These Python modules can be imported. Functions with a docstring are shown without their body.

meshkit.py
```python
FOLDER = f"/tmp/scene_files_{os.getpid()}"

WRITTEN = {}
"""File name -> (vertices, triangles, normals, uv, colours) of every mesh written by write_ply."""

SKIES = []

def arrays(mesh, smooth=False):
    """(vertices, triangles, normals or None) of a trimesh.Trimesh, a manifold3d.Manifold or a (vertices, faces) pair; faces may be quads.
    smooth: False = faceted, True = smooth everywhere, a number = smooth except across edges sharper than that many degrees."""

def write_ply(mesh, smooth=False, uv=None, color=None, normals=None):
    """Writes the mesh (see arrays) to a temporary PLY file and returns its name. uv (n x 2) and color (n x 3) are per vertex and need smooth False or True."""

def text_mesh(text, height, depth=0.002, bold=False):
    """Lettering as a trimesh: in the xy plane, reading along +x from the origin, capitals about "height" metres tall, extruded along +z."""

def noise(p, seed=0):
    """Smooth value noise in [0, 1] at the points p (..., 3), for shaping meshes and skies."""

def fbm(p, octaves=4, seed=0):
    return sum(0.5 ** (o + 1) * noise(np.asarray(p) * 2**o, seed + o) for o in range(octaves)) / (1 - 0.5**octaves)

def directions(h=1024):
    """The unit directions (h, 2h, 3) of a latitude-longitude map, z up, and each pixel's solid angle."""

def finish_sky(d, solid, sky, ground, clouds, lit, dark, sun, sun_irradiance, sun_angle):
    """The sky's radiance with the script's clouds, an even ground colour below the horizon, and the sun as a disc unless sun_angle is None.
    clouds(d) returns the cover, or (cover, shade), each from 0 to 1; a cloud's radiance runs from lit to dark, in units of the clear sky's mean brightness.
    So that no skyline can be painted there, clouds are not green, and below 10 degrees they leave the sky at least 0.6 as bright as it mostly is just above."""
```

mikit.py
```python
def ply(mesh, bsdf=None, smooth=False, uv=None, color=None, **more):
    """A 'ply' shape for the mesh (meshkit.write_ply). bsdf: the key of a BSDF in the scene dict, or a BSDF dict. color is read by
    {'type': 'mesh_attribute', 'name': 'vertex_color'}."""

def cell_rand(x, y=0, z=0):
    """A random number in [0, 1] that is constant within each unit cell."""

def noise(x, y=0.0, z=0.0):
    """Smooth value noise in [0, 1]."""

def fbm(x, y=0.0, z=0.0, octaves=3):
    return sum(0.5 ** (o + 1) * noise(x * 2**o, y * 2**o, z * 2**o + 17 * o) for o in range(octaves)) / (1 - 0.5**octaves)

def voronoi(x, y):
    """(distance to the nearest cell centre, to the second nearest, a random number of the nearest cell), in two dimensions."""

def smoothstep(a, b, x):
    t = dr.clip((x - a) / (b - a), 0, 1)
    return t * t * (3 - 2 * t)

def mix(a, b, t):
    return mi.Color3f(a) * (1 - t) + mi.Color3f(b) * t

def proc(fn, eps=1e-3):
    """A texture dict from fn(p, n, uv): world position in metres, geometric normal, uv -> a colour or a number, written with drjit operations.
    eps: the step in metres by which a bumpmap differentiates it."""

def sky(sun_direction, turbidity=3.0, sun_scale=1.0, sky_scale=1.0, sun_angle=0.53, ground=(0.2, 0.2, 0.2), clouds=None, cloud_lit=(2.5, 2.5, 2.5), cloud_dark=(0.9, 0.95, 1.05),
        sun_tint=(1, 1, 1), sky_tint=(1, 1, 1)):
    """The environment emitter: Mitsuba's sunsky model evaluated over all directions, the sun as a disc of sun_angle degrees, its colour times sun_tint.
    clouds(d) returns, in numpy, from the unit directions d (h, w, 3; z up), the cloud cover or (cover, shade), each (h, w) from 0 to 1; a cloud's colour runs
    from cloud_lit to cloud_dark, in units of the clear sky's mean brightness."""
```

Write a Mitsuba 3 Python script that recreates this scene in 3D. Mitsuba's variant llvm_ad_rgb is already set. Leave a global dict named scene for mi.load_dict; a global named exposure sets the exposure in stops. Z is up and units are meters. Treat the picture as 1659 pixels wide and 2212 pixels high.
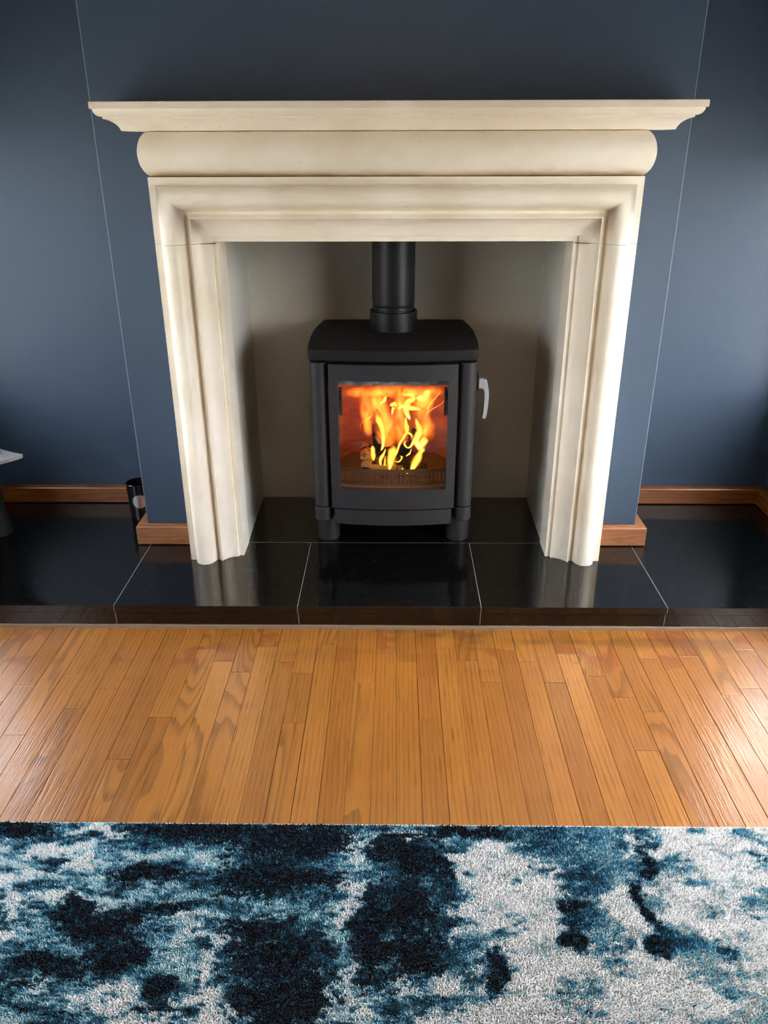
import math
import numpy as np
import trimesh
import manifold3d
import drjit as dr
import mitsuba as mi
import shapely.geometry as sg
import mikit
import meshkit
from mikit import noise, fbm, mix, smoothstep, cell_rand, voronoi, proc

T = mi.ScalarTransform4f
scene, labels = {}, {}
rng = np.random.default_rng(7)


def lin(r, g, b):
    """sRGB 0-255 -> linear."""
    c = np.array([r, g, b], float) / 255
    return [float(x) for x in np.where(c <= .04045, c / 12.92, ((c + .055) / 1.055) ** 2.4)]


# ------------------------------------------------------------------ camera, sky, lamps, exposure
exposure = -1.08
CAM = np.array([-0.00138, -1.76436, 1.13535])
FW = np.array([-0.0126117, 0.9097548, -0.4149544])
UP = [-0.0028527, 0.414953, 0.9098384]
scene['camera'] = {'type': 'perspective', 'fov': 51.13, 'fov_axis': 'x', 'near_clip': 0.02, 'far_clip': 500.0,
                   'to_world': T().look_at(CAM.tolist(), (CAM + FW).tolist(), UP)}


def cloud_cover(d):
    n = meshkit.fbm(d * 3.0, 4, seed=3)
    return np.clip(0.67 + 0.40 * np.tanh(2.5 * d[..., 0] - .1) + 0.12 * (n - .5), 0, 1), np.clip(.6 * n, 0, 1)


SKY = 70.0
scene['sky'] = mikit.sky((0.75, -0.35, 0.55), turbidity=3.0, sun_scale=0.0, sky_scale=SKY, ground=(0.30, 0.30, 0.28),
                         clouds=cloud_cover, cloud_lit=(9.2, 9.2, 9.2), cloud_dark=(7.8, 7.9, 8.1))
FILL_LAMP = 36.0        # radiance of the unseen warm fill lamp added behind the camera

# ------------------------------------------------------------------ measures (metres; x right, y into the chimney, z up)
HH = 0.064                                  # top of the hearth
YB, YA, YC = 0.3727, 0.680, 0.7045          # chimney breast face, alcove wall, back of the fire chamber
XCL, XCR = -0.7296, 0.7051                  # chimney breast corners
XWL, XWR = -1.320, 1.2085                   # side walls
YR, ZC = -3.6, 2.40                         # rear wall, ceiling
XS = -0.005                                 # centre line of the stove


# ------------------------------------------------------------------ helpers
def box(x0, x1, y0, y1, z0, z1):
    m = trimesh.creation.box((x1 - x0, y1 - y0, z1 - z0))
    m.apply_translation(((x0 + x1) / 2, (y0 + y1) / 2, (z0 + z1) / 2))
    return m


def bevel_box(x0, x1, y0, y1, z0, z1, c):
    """Box with all edges chamfered by c."""
    pts = []
    for sx in (0, 1):
        for sy in (0, 1):
            for sz in (0, 1):
                x, y, z = (x0, x1)[sx], (y0, y1)[sy], (z0, z1)[sz]
                dx, dy, dz = (c, -c)[sx], (c, -c)[sy], (c, -c)[sz]
                pts += [(x + dx, y + dy, z), (x + dx, y, z + dz), (x, y + dy, z + dz)]
    return trimesh.convex.convex_hull(np.array(pts))


def cat(*ms):
    return trimesh.util.concatenate(list(ms))


def extrude(poly, z0, z1):
    if not isinstance(poly, sg.Polygon):
        poly = sg.Polygon(poly)
    m = trimesh.creation.extrude_polygon(poly, z1 - z0, engine='earcut')
    m.apply_translation((0, 0, z0))
    return m


def extrude_round(poly, z0, z1, r, steps=3):
    """Extrusion whose top and bottom edges are rounded by r (insets of a convex-ish outline)."""
    mans = []
    for k in range(steps + 1):
        a = math.pi / 2 * k / steps
        ins, dz = r * (1 - math.sin(a)), r * (1 - math.cos(a))
        p = poly.buffer(-ins) if ins > 1e-6 else poly
        mans.append((p, z0 + dz, z1 - dz))
    pts = []
    for p, a, b in mans:
        c = np.array(p.exterior.coords)[:-1]
        pts += [np.c_[c, np.full(len(c), a)], np.c_[c, np.full(len(c), b)]]
    return trimesh.convex.convex_hull(np.vstack(pts))


def lathe(profile, n=40, center=(0, 0)):
    """Surface of revolution about a vertical axis; profile: closed list of (radius, z)."""
    prof = list(profile)
    m = trimesh.creation.revolve(np.array(prof), sections=n)
    m.apply_translation((center[0], center[1], 0))
    return m


def sweep_grid(rows, close_ends=True):
    """Closed mesh from equal-length closed rings (list of (n,3))."""
    n, k = len(rows[0]), len(rows)
    v = np.vstack(rows)
    f = []
    for i in range(k - 1):
        for j in range(n):
            a, b = i * n + j, i * n + (j + 1) % n
            f += [(a, b, b + n), (a, b + n, a + n)]
    m = trimesh.Trimesh(v, f, process=False)
    if close_ends:
        for idx, flip in ((0, True), (k - 1, False)):
            c = len(m.vertices)
            ring = np.arange(n) + idx * n
            v2 = np.vstack([m.vertices, m.vertices[ring].mean(0)])
            tri = [(ring[j], ring[(j + 1) % n], c) for j in range(n)]
            if flip:
                tri = [t[::-1] for t in tri]
            m = trimesh.Trimesh(v2, np.vstack([m.faces, tri]), process=False)
    m.fix_normals()
    return m


def mitre_U(profile, xl, xr, yf, yback, xend=0.0):
    """A moulding that returns round both ends: profile (o, z), o outwards from the rectangle xl..xr, front yf."""
    rows = []
    stations = [lambda o: (xl - o, yback), lambda o: (xl - o, yf - o), lambda o: (xr + o, yf - o), lambda o: (xr + o, yback)]
    for s in stations:
        rows.append(np.array([(*s(o), z) for o, z in profile]))
    n = len(profile)
    v = np.vstack(rows)
    f = []
    for i in range(3):
        for j in range(n - 1):
            a = i * n + j
            f += [(a, a + n, a + n + 1), (a, a + n + 1, a + 1)]
    v = list(map(tuple, v))
    # top, bottom and back closed by caps
    for j, flip in ((0, True), (n - 1, False)):
        q = [i * n + j for i in range(4)]
        t = [(q[0], q[1], q[2]), (q[0], q[2], q[3])]
        f += [x[::-1] for x in t] if flip else t
    for i in (0, 3):
        c = len(v)
        v.append(((xl + xr) / 2, yback, (profile[0][1] + profile[-1][1]) / 2))
        ring = [i * n + j for j in range(n)]
        f += [(ring[j], ring[j + 1], c) for j in range(n - 1)]
    m = trimesh.Trimesh(np.array(v), f, process=False)
    m.fix_normals()
    return m


def tube(path, radii, n=10):
    path = np.asarray(path, float)
    rows = []
    for i, p in enumerate(path):
        t = path[min(i + 1, len(path) - 1)] - path[max(i - 1, 0)]
        t /= np.linalg.norm(t)
        a = np.cross(t, [0, 0, 1] if abs(t[2]) < .9 else [1, 0, 0])
        a /= np.linalg.norm(a)
        b = np.cross(t, a)
        ang = np.arange(n) * 2 * math.pi / n
        rows.append(p + radii[i] * (np.cos(ang)[:, None] * a + np.sin(ang)[:, None] * b))
    return sweep_grid(rows)


USED = {}


def key_of(name, parent=None):
    base = (parent + '__' if parent else '') + name
    n = USED.get(base, 0)
    USED[base] = n + 1
    return base if n == 0 else f'{base}_{n:03d}'


def obj(name, mesh, mat, parent=None, smooth=False, label=None, **more):
    k = key_of(name, parent)
    scene[k] = mikit.ply(mesh, mat, smooth=smooth, **more)
    if label:
        labels[k] = {'label': label}
    return k


def thing(name, label, category, group=None):
    k = key_of(name)
    labels[k] = {'label': label, 'category': category}
    if group:
        labels[k]['group'] = group
    return k


def struct(name, mesh, mat, label=None, smooth=False):
    k = obj(name, mesh, mat, smooth=smooth)
    labels[k] = {'kind': 'structure'}
    if label:
        labels[k]['label'] = label
    return k


# ------------------------------------------------------------------ materials
def rgb(c):
    return {'type': 'rgb', 'value': [float(x) for x in c]}


def principled(c, rough, spec=0.5, **more):
    col = c if isinstance(c, dict) else rgb(c)
    return {'type': 'twosided', 'bsdf': {'type': 'principled', 'base_color': col, 'roughness': rough, 'specular': spec, **more}}


def bumped(inner, fn, scale, eps=5e-4):
    return {'type': 'twosided', 'bsdf': {'type': 'bumpmap', 'texture': proc(fn, eps=eps), 'scale': scale, 'bsdf': inner}}


def P(c, rough, spec=0.5, **more):
    col = c if isinstance(c, dict) else rgb(c)
    return {'type': 'principled', 'base_color': col, 'roughness': rough, 'specular': spec, **more}


NAVY = lin(44, 60, 78)


def navy_fn(p, n, uv):
    m = fbm(p.x * 3.0, p.z * 2.0 + p.y, 0.0, octaves=3)
    return mix([c * .93 for c in NAVY], [c * 1.07 for c in NAVY], m)


scene['m_navy'] = principled(proc(navy_fn), .5, .45)
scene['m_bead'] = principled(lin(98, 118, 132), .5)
scene['m_cream_wall'] = principled(lin(226, 214, 196), .8)
scene['m_ceiling'] = principled(lin(236, 232, 224), .9)
scene['m_white'] = principled(lin(236, 236, 232), .4)

STONE_A, STONE_B, STONE_C = lin(230, 217, 196), lin(221, 206, 182), lin(186, 165, 128)


def stone_fn(p, n, uv):
    m = fbm(p.x * 9, p.y * 9, p.z * 9, octaves=4)
    c = mix(STONE_A, STONE_B, smoothstep(.3, .75, m))
    fleck = smoothstep(.86, .93, noise(p.x * 160, p.y * 160, p.z * 160) * .75 + .25 * noise(p.x * 40, p.y * 40, p.z * 40))
    # yellow-brown staining that has settled along the foot of the pulvinated frieze
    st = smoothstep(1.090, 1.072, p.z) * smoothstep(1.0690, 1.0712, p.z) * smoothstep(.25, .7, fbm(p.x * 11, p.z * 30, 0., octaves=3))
    st2 = .35 * smoothstep(.62, .8, fbm(p.x * 5 + 3, p.z * 14, 0., octaves=3)) * smoothstep(.95, 1.1, p.z)
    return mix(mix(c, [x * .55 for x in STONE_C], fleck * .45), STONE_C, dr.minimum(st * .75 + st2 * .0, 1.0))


scene['m_stone'] = principled(proc(stone_fn), .55, .35)
scene['m_chamber'] = principled(lin(206, 203, 190), .6, .4)
scene['m_caulk'] = principled(lin(215, 210, 195), .6)


def granite_fn(p, n, uv):
    d1, d2, r = voronoi(p.x * 620 + p.z * 90, p.y * 620 + p.z * 620)
    spark = smoothstep(.985, .993, r) * smoothstep(.5, .2, d1)
    g = fbm(p.x * 500, p.y * 500, p.z * 500, octaves=2)
    return mix(mix([.0006, .0007, .0007], [.0026, .0029, .0029], g), [.30, .31, .30], spark * .28)


scene['m_granite'] = {'type': 'twosided', 'bsdf': {'type': 'principled', 'base_color': proc(granite_fn), 'roughness': .11, 'eta': 1.58}}
scene['m_grout'] = principled(lin(108, 110, 106), .8)
scene['m_mortar'] = principled(lin(100, 82, 63), .85)


def wood_grain(p, off):
    """(growth-ring lines, pores) of oak that runs along y: some boards flat-sawn with arches, most straight."""
    flat = smoothstep(.70, .84, cell_rand(off * 977.0, 3.0, 1.0))
    w = fbm(p.x * 15 + off * 37.0, p.y * 1.9 + off * 11.0, off * 5.0, octaves=2)
    drift = noise(off * 9.0, p.y * 2.2, 7.0) * .012
    straight = (p.x + drift) * 95.0 + .5 * noise(p.x * 30, p.y * 3.0, off)
    q = dr.lerp(straight, w * 13.0, flat) + .35 * noise(p.x * 160 + off * 7, p.y * 9, off * 3.0)
    fr = q - dr.floor(q)
    line = smoothstep(.35, .90, fr) * smoothstep(1.0, .94, fr)
    pores = smoothstep(.45, .85, noise(p.x * 700 + off * 90, p.y * 22, off)) * (.45 + .55 * line)
    return line * dr.lerp(.5, 1.0, flat), pores


OAK1, OAK2, OAK3 = lin(146, 94, 38), lin(116, 68, 23), lin(68, 43, 19)


def plank_fn(p, n, uv):
    off = uv.x * 10
    line, pores = wood_grain(p, off)
    c = mix(OAK1, OAK2, dr.clip(.1 + .7 * uv.y + .5 * (fbm(p.x * 14, p.y * 4, off, octaves=2) - .5), 0, 1))
    c = mix(c, OAK3, line * .42)
    c = mix(c, [x * .6 for x in OAK3], pores * .42)
    # old reddish stains on some board ends in the worn strip by the hearth
    st = smoothstep(.56, .62, fbm(p.x * 16 + 5, p.y * 20, 2., octaves=3)) * smoothstep(-.24, -.12, p.y) * smoothstep(.45, .7, cell_rand(off * 531.0, 1.0, 2.0))
    c = mix(c, lin(112, 52, 26), st * .55)
    hearth_shade = smoothstep(.5, .75, fbm(p.x * 5, p.y * 16, 9., octaves=3)) * smoothstep(-.17, -.02, p.y)  # patchy shade along the hearth foot, put into the board colour
    return mix(c, lin(74, 48, 24), hearth_shade * .6)


def plank_bump(p, n, uv):
    off = uv.x * 10
    return noise(p.x * 520 + off * 90, p.y * 22, off) * .38 + .6 * noise(p.x * 26 + off * 9, p.y * 7, off) + .25 * noise(p.x * 160, p.y * 60, off)


def plank_rough(p, n, uv):
    return .235 + .11 * fbm(p.x * 12, p.y * 9, 1.0, octaves=3)


scene['m_plank'] = bumped({'type': 'principled', 'base_color': proc(plank_fn), 'roughness': proc(plank_rough), 'eta': 1.72}, plank_bump, 2.4e-4, eps=4e-4)
scene['m_subfloor'] = principled(lin(44, 26, 14), .9)


def skirt_fn(p, n, uv):
    a = p.x + p.y
    w = fbm(a * 2.2, p.z * 34 + p.y * 12, 1., octaves=3)
    q = w * 9
    fr = q - dr.floor(q)
    line = smoothstep(.5, .95, fr)
    pores = smoothstep(.55, .85, noise(a * 28, p.z * 700 + p.y * 500, 2.))
    return mix(mix(lin(142, 92, 58), lin(116, 70, 40), line * .6), lin(80, 46, 26), pores * .4)


def skirt_dark_fn(p, n, uv):
    w = fbm(p.x * 2.0 + p.y * 2.0, p.z * 30, 4., octaves=3)
    q = w * 8
    fr = q - dr.floor(q)
    return mix(lin(118, 68, 24), lin(86, 44, 14), smoothstep(.4, .95, fr) * .7)


scene['m_skirt'] = {'type': 'twosided', 'bsdf': {'type': 'principled', 'base_color': proc(skirt_fn), 'roughness': .42, 'eta': 1.5}}
scene['m_skirt_dark'] = {'type': 'twosided', 'bsdf': {'type': 'principled', 'base_color': proc(skirt_dark_fn), 'roughness': .35, 'eta': 1.5}}
scene['m_iron'] = principled(lin(27, 26, 28), .55, .3)
scene['m_iron_lid'] = principled(lin(17, 16, 16), .7, .15)
scene['m_iron_dark'] = principled(lin(12, 12, 12), .7, .15)
scene['m_letter'] = principled(lin(34, 33, 34), .5)
scene['m_flue'] = principled(lin(13, 13, 14), .42, .3)
scene['m_steel'] = {'type': 'twosided', 'bsdf': {'type': 'principled', 'base_color': rgb((.46, .48, .51)), 'metallic': .7, 'roughness': .45}}
scene['m_tray'] = {'type': 'twosided', 'bsdf': {'type': 'principled', 'base_color': rgb(lin(168, 166, 168)), 'metallic': .75, 'roughness': .45}}
scene['m_black_gloss'] = {'type': 'twosided', 'bsdf': {'type': 'principled', 'base_color': rgb((.006, .006, .008)), 'roughness': .1, 'eta': 1.5}}
scene['m_foil'] = {'type': 'twosided', 'bsdf': {'type': 'roughconductor', 'material': 'Al', 'alpha': .22}}
scene['m_glass'] = {'type': 'thindielectric', 'int_ior': 1.5}


def verm_fn(p, n, uv):
    s = fbm(p.x * 10, p.y * 10, p.z * 26, octaves=3)
    k = smoothstep(.3, .7, s)
    return mix(lin(214, 150, 88), lin(172, 112, 62), k)


scene['m_verm'] = principled(proc(verm_fn), .9, .1)
scene['m_baffle'] = principled(proc(lambda p, n, uv: mix(lin(70, 76, 84), lin(150, 158, 164), smoothstep(.3, .75, fbm(p.x * 40, p.z * 60, p.y * 10, octaves=3)))), .8, .2)
scene['m_grate'] = principled(lin(50, 38, 30), .7, .2)
scene['m_ash'] = principled(lin(96, 66, 46), .95, .1)


def log_fn(p, n, uv):
    g = noise(p.x * 60, p.y * 60, p.z * 300)
    ch = smoothstep(.48, .6, fbm(p.x * 22 + 4, p.y * 22, p.z * 22, octaves=3) + uv.y * .42 - .2)
    return mix(mix(lin(226, 186, 134), lin(186, 138, 86), g), lin(30, 24, 22), ch)


scene['m_log'] = principled(proc(log_fn), .9, .1)

FIRE = 6.4
VEIL = 8.0


def flame_emit(hot):
    def fn(p, n, uv):
        edge = dr.abs(dr.cos(uv.x * 2 * math.pi))
        s = 1 - edge * edge
        s = s * (.75 + .25 * noise(p.x * 120, p.y * 120, p.z * 60))
        tip = smoothstep(1.0, .55, uv.y)
        if hot:
            lick = .55 + .75 * noise(p.x * 150 + p.y * 60, p.y * 80, p.z * 45)
            k = s * lick * (.55 + .45 * tip)
            c = mix((1.0, .20, .012), (1.0, .66, .06), smoothstep(.12, .70, k))
            c = mix(c, (1.15, .95, .26), smoothstep(.72, 1.0, k) * smoothstep(.55, .15, uv.y))
            return c * (FIRE * s * (.30 + .9 * k) * smoothstep(-.02, .08, uv.y) * smoothstep(1.0, .75, uv.y))
        c = mix((1.0, .12, .006), (1.0, .20, .012), s)
        wisp = smoothstep(.25, .75, fbm(p.x * 40, p.y * 24, p.z * 15, octaves=3))
        return c * (VEIL * s * s * (.18 + 1.3 * wisp) * smoothstep(0, .22, uv.y) * smoothstep(1.0, .8, uv.y))
    return fn


def flame_dense(k):
    def fn(p, n, uv):
        edge = dr.abs(dr.cos(uv.x * 2 * math.pi))
        return k * (1 - edge * edge)
    return fn


EMIT = {True: proc(flame_emit(True)), False: proc(flame_emit(False))}
scene['m_flame'] = {'type': 'blendbsdf', 'weight': proc(flame_dense(.45)), 'a': {'type': 'null'}, 'b': {'type': 'diffuse', 'reflectance': rgb((0, 0, 0))}}
scene['m_flame_thin'] = {'type': 'blendbsdf', 'weight': proc(flame_dense(.08)), 'a': {'type': 'null'}, 'b': {'type': 'diffuse', 'reflectance': rgb((0, 0, 0))}}

# ------------------------------------------------------------------ the room
struct('floor', box(XWL, XWR, YR, 0.04, -.12, -.014), 'm_subfloor')
EDGES = [0.0045 + .0492 * k for k in range(-28, 26)]
ENDS = {-26: [-.33], -25: [-.21], -24: [-.29], -23: [-.17], -22: [-.37], -21: [-.26], -20: [-.15], -19: [-.31], -18: [-.243], -17: [-.42], -16: [-.213], -15: [-.33],
        -14: [-.258], -13: [-.222], -12: [-.492], -11: [-.36], -10: [-.098], -9: [-.15], -8: [-.193], -7: [-.087], -6: [-.15], -5: [-.195, -.376], -4: [-.08], -3: [-.147], -2: [-.231],
        -1: [-.099], 0: [-.145], 1: [-.209, -.361], 2: [-.088], 3: [-.142], 4: [-.226], 5: [-.099], 6: [-.145], 7: [-.227], 8: [-.11], 9: [-.202], 10: [-.28, -.456], 11: [-.33],
        12: [-.128], 13: [-.374], 14: [-.12], 15: [-.27], 16: [-.245], 17: [-.09], 18: [-.3], 19: [-.18], 20: [-.36], 21: [-.23], 22: [-.14], 23: [-.29], 24: [-.2]}


def plank_mesh(x0, x1, y0, y1, dz, tilt):
    c = .0005
    v = []
    for z, ins in ((-.012, 0), (-c, 0), (0, c)):
        for x, y in ((x0 + ins, y0 + ins), (x1 - ins, y0 + ins), (x1 - ins, y1 - ins), (x0 + ins, y1 - ins)):
            v.append((x, y, z + dz + tilt * ((x - x0) / (x1 - x0) - .5)))
    f = []
    for i in (0, 4):
        for j in range(4):
            a, b = i + j, i + (j + 1) % 4
            f += [(a, b, b + 4), (a, b + 4, a + 4)]
    f += [(8, 9, 10), (8, 10, 11)]
    return trimesh.Trimesh(v, f, process=False)


TONE = {1: (.95, .55), 0: (.8, .45), -1: (.55, .5), 2: (.05, .2), 4: (.4,), 5: (.3,), -2: (.35, .3), -5: (.25, .6, .3)}
for k in range(-28, 25):
    x0, x1 = max(EDGES[k + 28], XWL + .002), min(EDGES[k + 29], XWR - .002)
    if x1 - x0 < .008:
        continue
    ys = [-.001] + ENDS.get(k, [-.2])
    while ys[-1] > -2.9:
        ys.append(ys[-1] - float(rng.uniform(.75, 1.3)))
    ys.append(YR + .001)
    for s, (a, b) in enumerate(zip(ys[1:], ys[:-1])):
        gap = float(rng.uniform(.0002, .0007)) * (2.0 if rng.random() < .2 else 1)
        m = plank_mesh(x0 + gap / 2, x1 - gap / 2, a + .0004, b - .0004, float(rng.uniform(-.0003, .0003)), float(rng.uniform(-.0003, .0003)))
        tone = TONE.get(k, ())[s] if s < len(TONE.get(k, ())) else float(rng.uniform(0, .8))
        uv = np.tile([float(rng.random()), tone], (len(m.vertices), 1))
        obj('plank', m, 'm_plank', 'floor', uv=uv)

W1 = dict(y0=-1.15, y1=.08, z0=.30, z1=1.30)      # right-hand wall, in front of the breast
W3 = dict(y0=.24, y1=.60, z0=.42, z1=1.15)        # right-hand alcove, a narrow side light
W2 = dict(y0=-1.25, y1=.10, z0=.35, z1=1.30)      # left-hand wall
W4 = dict(y0=.18, y1=.58, z0=.40, z1=1.22)        # left-hand alcove


def wall_with_windows(x0, x1, *ws):
    """Wall slab pierced by windows, given from the rear of the room to the alcove."""
    out, y = [], YR
    for w in ws:
        out += [box(x0, x1, y, w['y0'], -.12, ZC), box(x0, x1, w['y0'], w['y1'], -.12, w['z0']), box(x0, x1, w['y0'], w['y1'], w['z1'], ZC)]
        y = w['y1']
    return cat(*out, box(x0, x1, y, .80, -.12, ZC))


struct('wall_left', wall_with_windows(XWL - .12, XWL, W2, W4), 'm_navy', 'dark navy painted side wall left of the chimney breast, outside the frame')
struct('wall_right', wall_with_windows(XWR, XWR + .12, W1, W3), 'm_navy', 'dark navy painted side wall right of the chimney breast, outside the frame')
struct('wall_back', cat(box(XWL - .12, XCL + .03, YA, YA + .14, -.12, ZC), box(XCR - .03, XWR + .12, YA, YA + .14, -.12, ZC)), 'm_navy',
       'dark navy painted alcove walls either side of the chimney breast')
XO = .446
k = struct('wall_chimney_breast', cat(box(XCL, -XO, YB, .80, -.02, ZC), box(XO, XCR, YB, .80, -.02, ZC), box(-XO, XO, YB, .80, 1.04, ZC), box(-XO, XO, YC + .012, .80, -.02, 1.04)),
           'm_navy', 'dark navy painted chimney breast behind the stone fireplace')
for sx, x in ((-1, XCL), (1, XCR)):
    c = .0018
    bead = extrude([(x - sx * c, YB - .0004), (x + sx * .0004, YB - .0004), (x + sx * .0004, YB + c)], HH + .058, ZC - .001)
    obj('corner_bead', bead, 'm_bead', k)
for x in (.385,):   # faint wallpaper seam on the breast
    obj('seam', box(x, x + .0012, YB - .0003, YB + .001, 1.23, ZC - .001), 'm_navy', k)
struct('wall_rear', box(XWL - .12, XWR + .12, YR - .1, YR, -.12, ZC), 'm_cream_wall')
struct('ceiling', box(XWL - .12, XWR + .12, YR - .1, .82, ZC, ZC + .1), 'm_ceiling')

for n, (x0, x1, w) in enumerate(((XWR, XWR + .12, W1), (XWL - .12, XWL, W2), (XWR, XWR + .12, W3), (XWL - .12, XWL, W4))):
    y0, y1, z0, z1 = w['y0'], w['y1'], w['z0'], w['z1']
    fw, xm = .028 if y1 - y0 < .5 else .045, (x0 + x1) / 2
    mull = [] if y1 - y0 < .5 else [(y0 + y1) / 2]
    fr = cat(box(xm - .03, xm + .03, y0, y1, z0, z0 + fw), box(xm - .03, xm + .03, y0, y1, z1 - fw, z1),
             box(xm - .03, xm + .03, y0, y0 + fw, z0 + fw, z1 - fw), box(xm - .03, xm + .03, y1 - fw, y1, z0 + fw, z1 - fw),
             *[box(xm - .025, xm + .025, q - .025, q + .025, z0 + fw, z1 - fw) for q in mull])
    kk = struct(f'window_{n + 1}', fr, 'm_white')
    for a, b in ([(y0 + fw, mull[0] - .025), (mull[0] + .025, y1 - fw)] if mull else [(y0 + fw, y1 - fw)]):
        pane = trimesh.Trimesh([(xm, a, z0 + fw), (xm, b, z0 + fw), (xm, b, z1 - fw), (xm, a, z1 - fw)], [(0, 1, 2), (0, 2, 3)], process=False)
        obj('pane', pane, 'm_glass', kk)

# added unseen lamp behind the camera, a warm fill for everything facing the room
lp = thing('added_fill_lamp', 'round warm fill lamp added below the ceiling, unseen behind the camera', 'lamp')
obj('rose', lathe([(0, ZC), (.06, ZC), (.06, ZC - .02), (.012, ZC - .03), (.012, ZC - .12), (0, ZC - .12)], 24, (0, -2.0)), 'm_white', lp)
globe = trimesh.creation.icosphere(3, .15)
globe.apply_translation((0, -2.0, ZC - .27))
obj('globe', globe, 'm_white', lp, smooth=True, emitter={'type': 'area', 'radiance': rgb((FILL_LAMP, FILL_LAMP * .67, FILL_LAMP * .39))})

# skirtings
def skirt_run(name, poly_plan, z0, h, mat, label=None):
    m = cat(extrude(poly_plan, z0, z0 + h - .004), extrude(poly_plan.buffer(-.004, join_style=2) if False else poly_plan, z0 + h - .004, z0 + h))
    return m


SK = .0285
def skirting(pts_list):
    """Boards with a small chamfer on the front top edge, from (x0,x1,y0,y1,z0,z1,c)."""
    return cat(*[bevel_box(*q) for q in pts_list])


LIFT = .0012
struct('baseboard_chimney', skirting([(XCL - SK, -.572, YB - SK, YB, HH + LIFT, HH + .0595, .003), (XCL - SK, XCL, YB - .004, YA - SK, HH + LIFT, HH + .0595, .003),
                                      (.572, XCR + SK, YB - SK, YB, HH + LIFT, HH + .0595, .003), (XCR, XCR + SK, YB - .004, YA - SK, HH + LIFT, HH + .0595, .003)]), 'm_skirt',
       'short mid-brown oak skirting wrapped round the foot of the chimney breast')
struct('baseboard_alcove_left', skirting([(XWL, XCL - .001, YA - .031, YA, HH + LIFT, HH + .0545, .003), (XWL, XWL + .03, 0.0, YA - .031, HH + LIFT, HH + .0545, .003)]), 'm_skirt_dark',
       'dark varnished skirting along the left alcove')
struct('baseboard_alcove_right', skirting([(XCR + .001, XWR, YA - .031, YA, HH + LIFT, HH + .0545, .003), (XWR - .03, XWR, 0.0, YA - .031, HH + LIFT, HH + .0545, .003)]), 'm_skirt_dark',
       'dark varnished skirting along the right alcove and its side wall')

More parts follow.
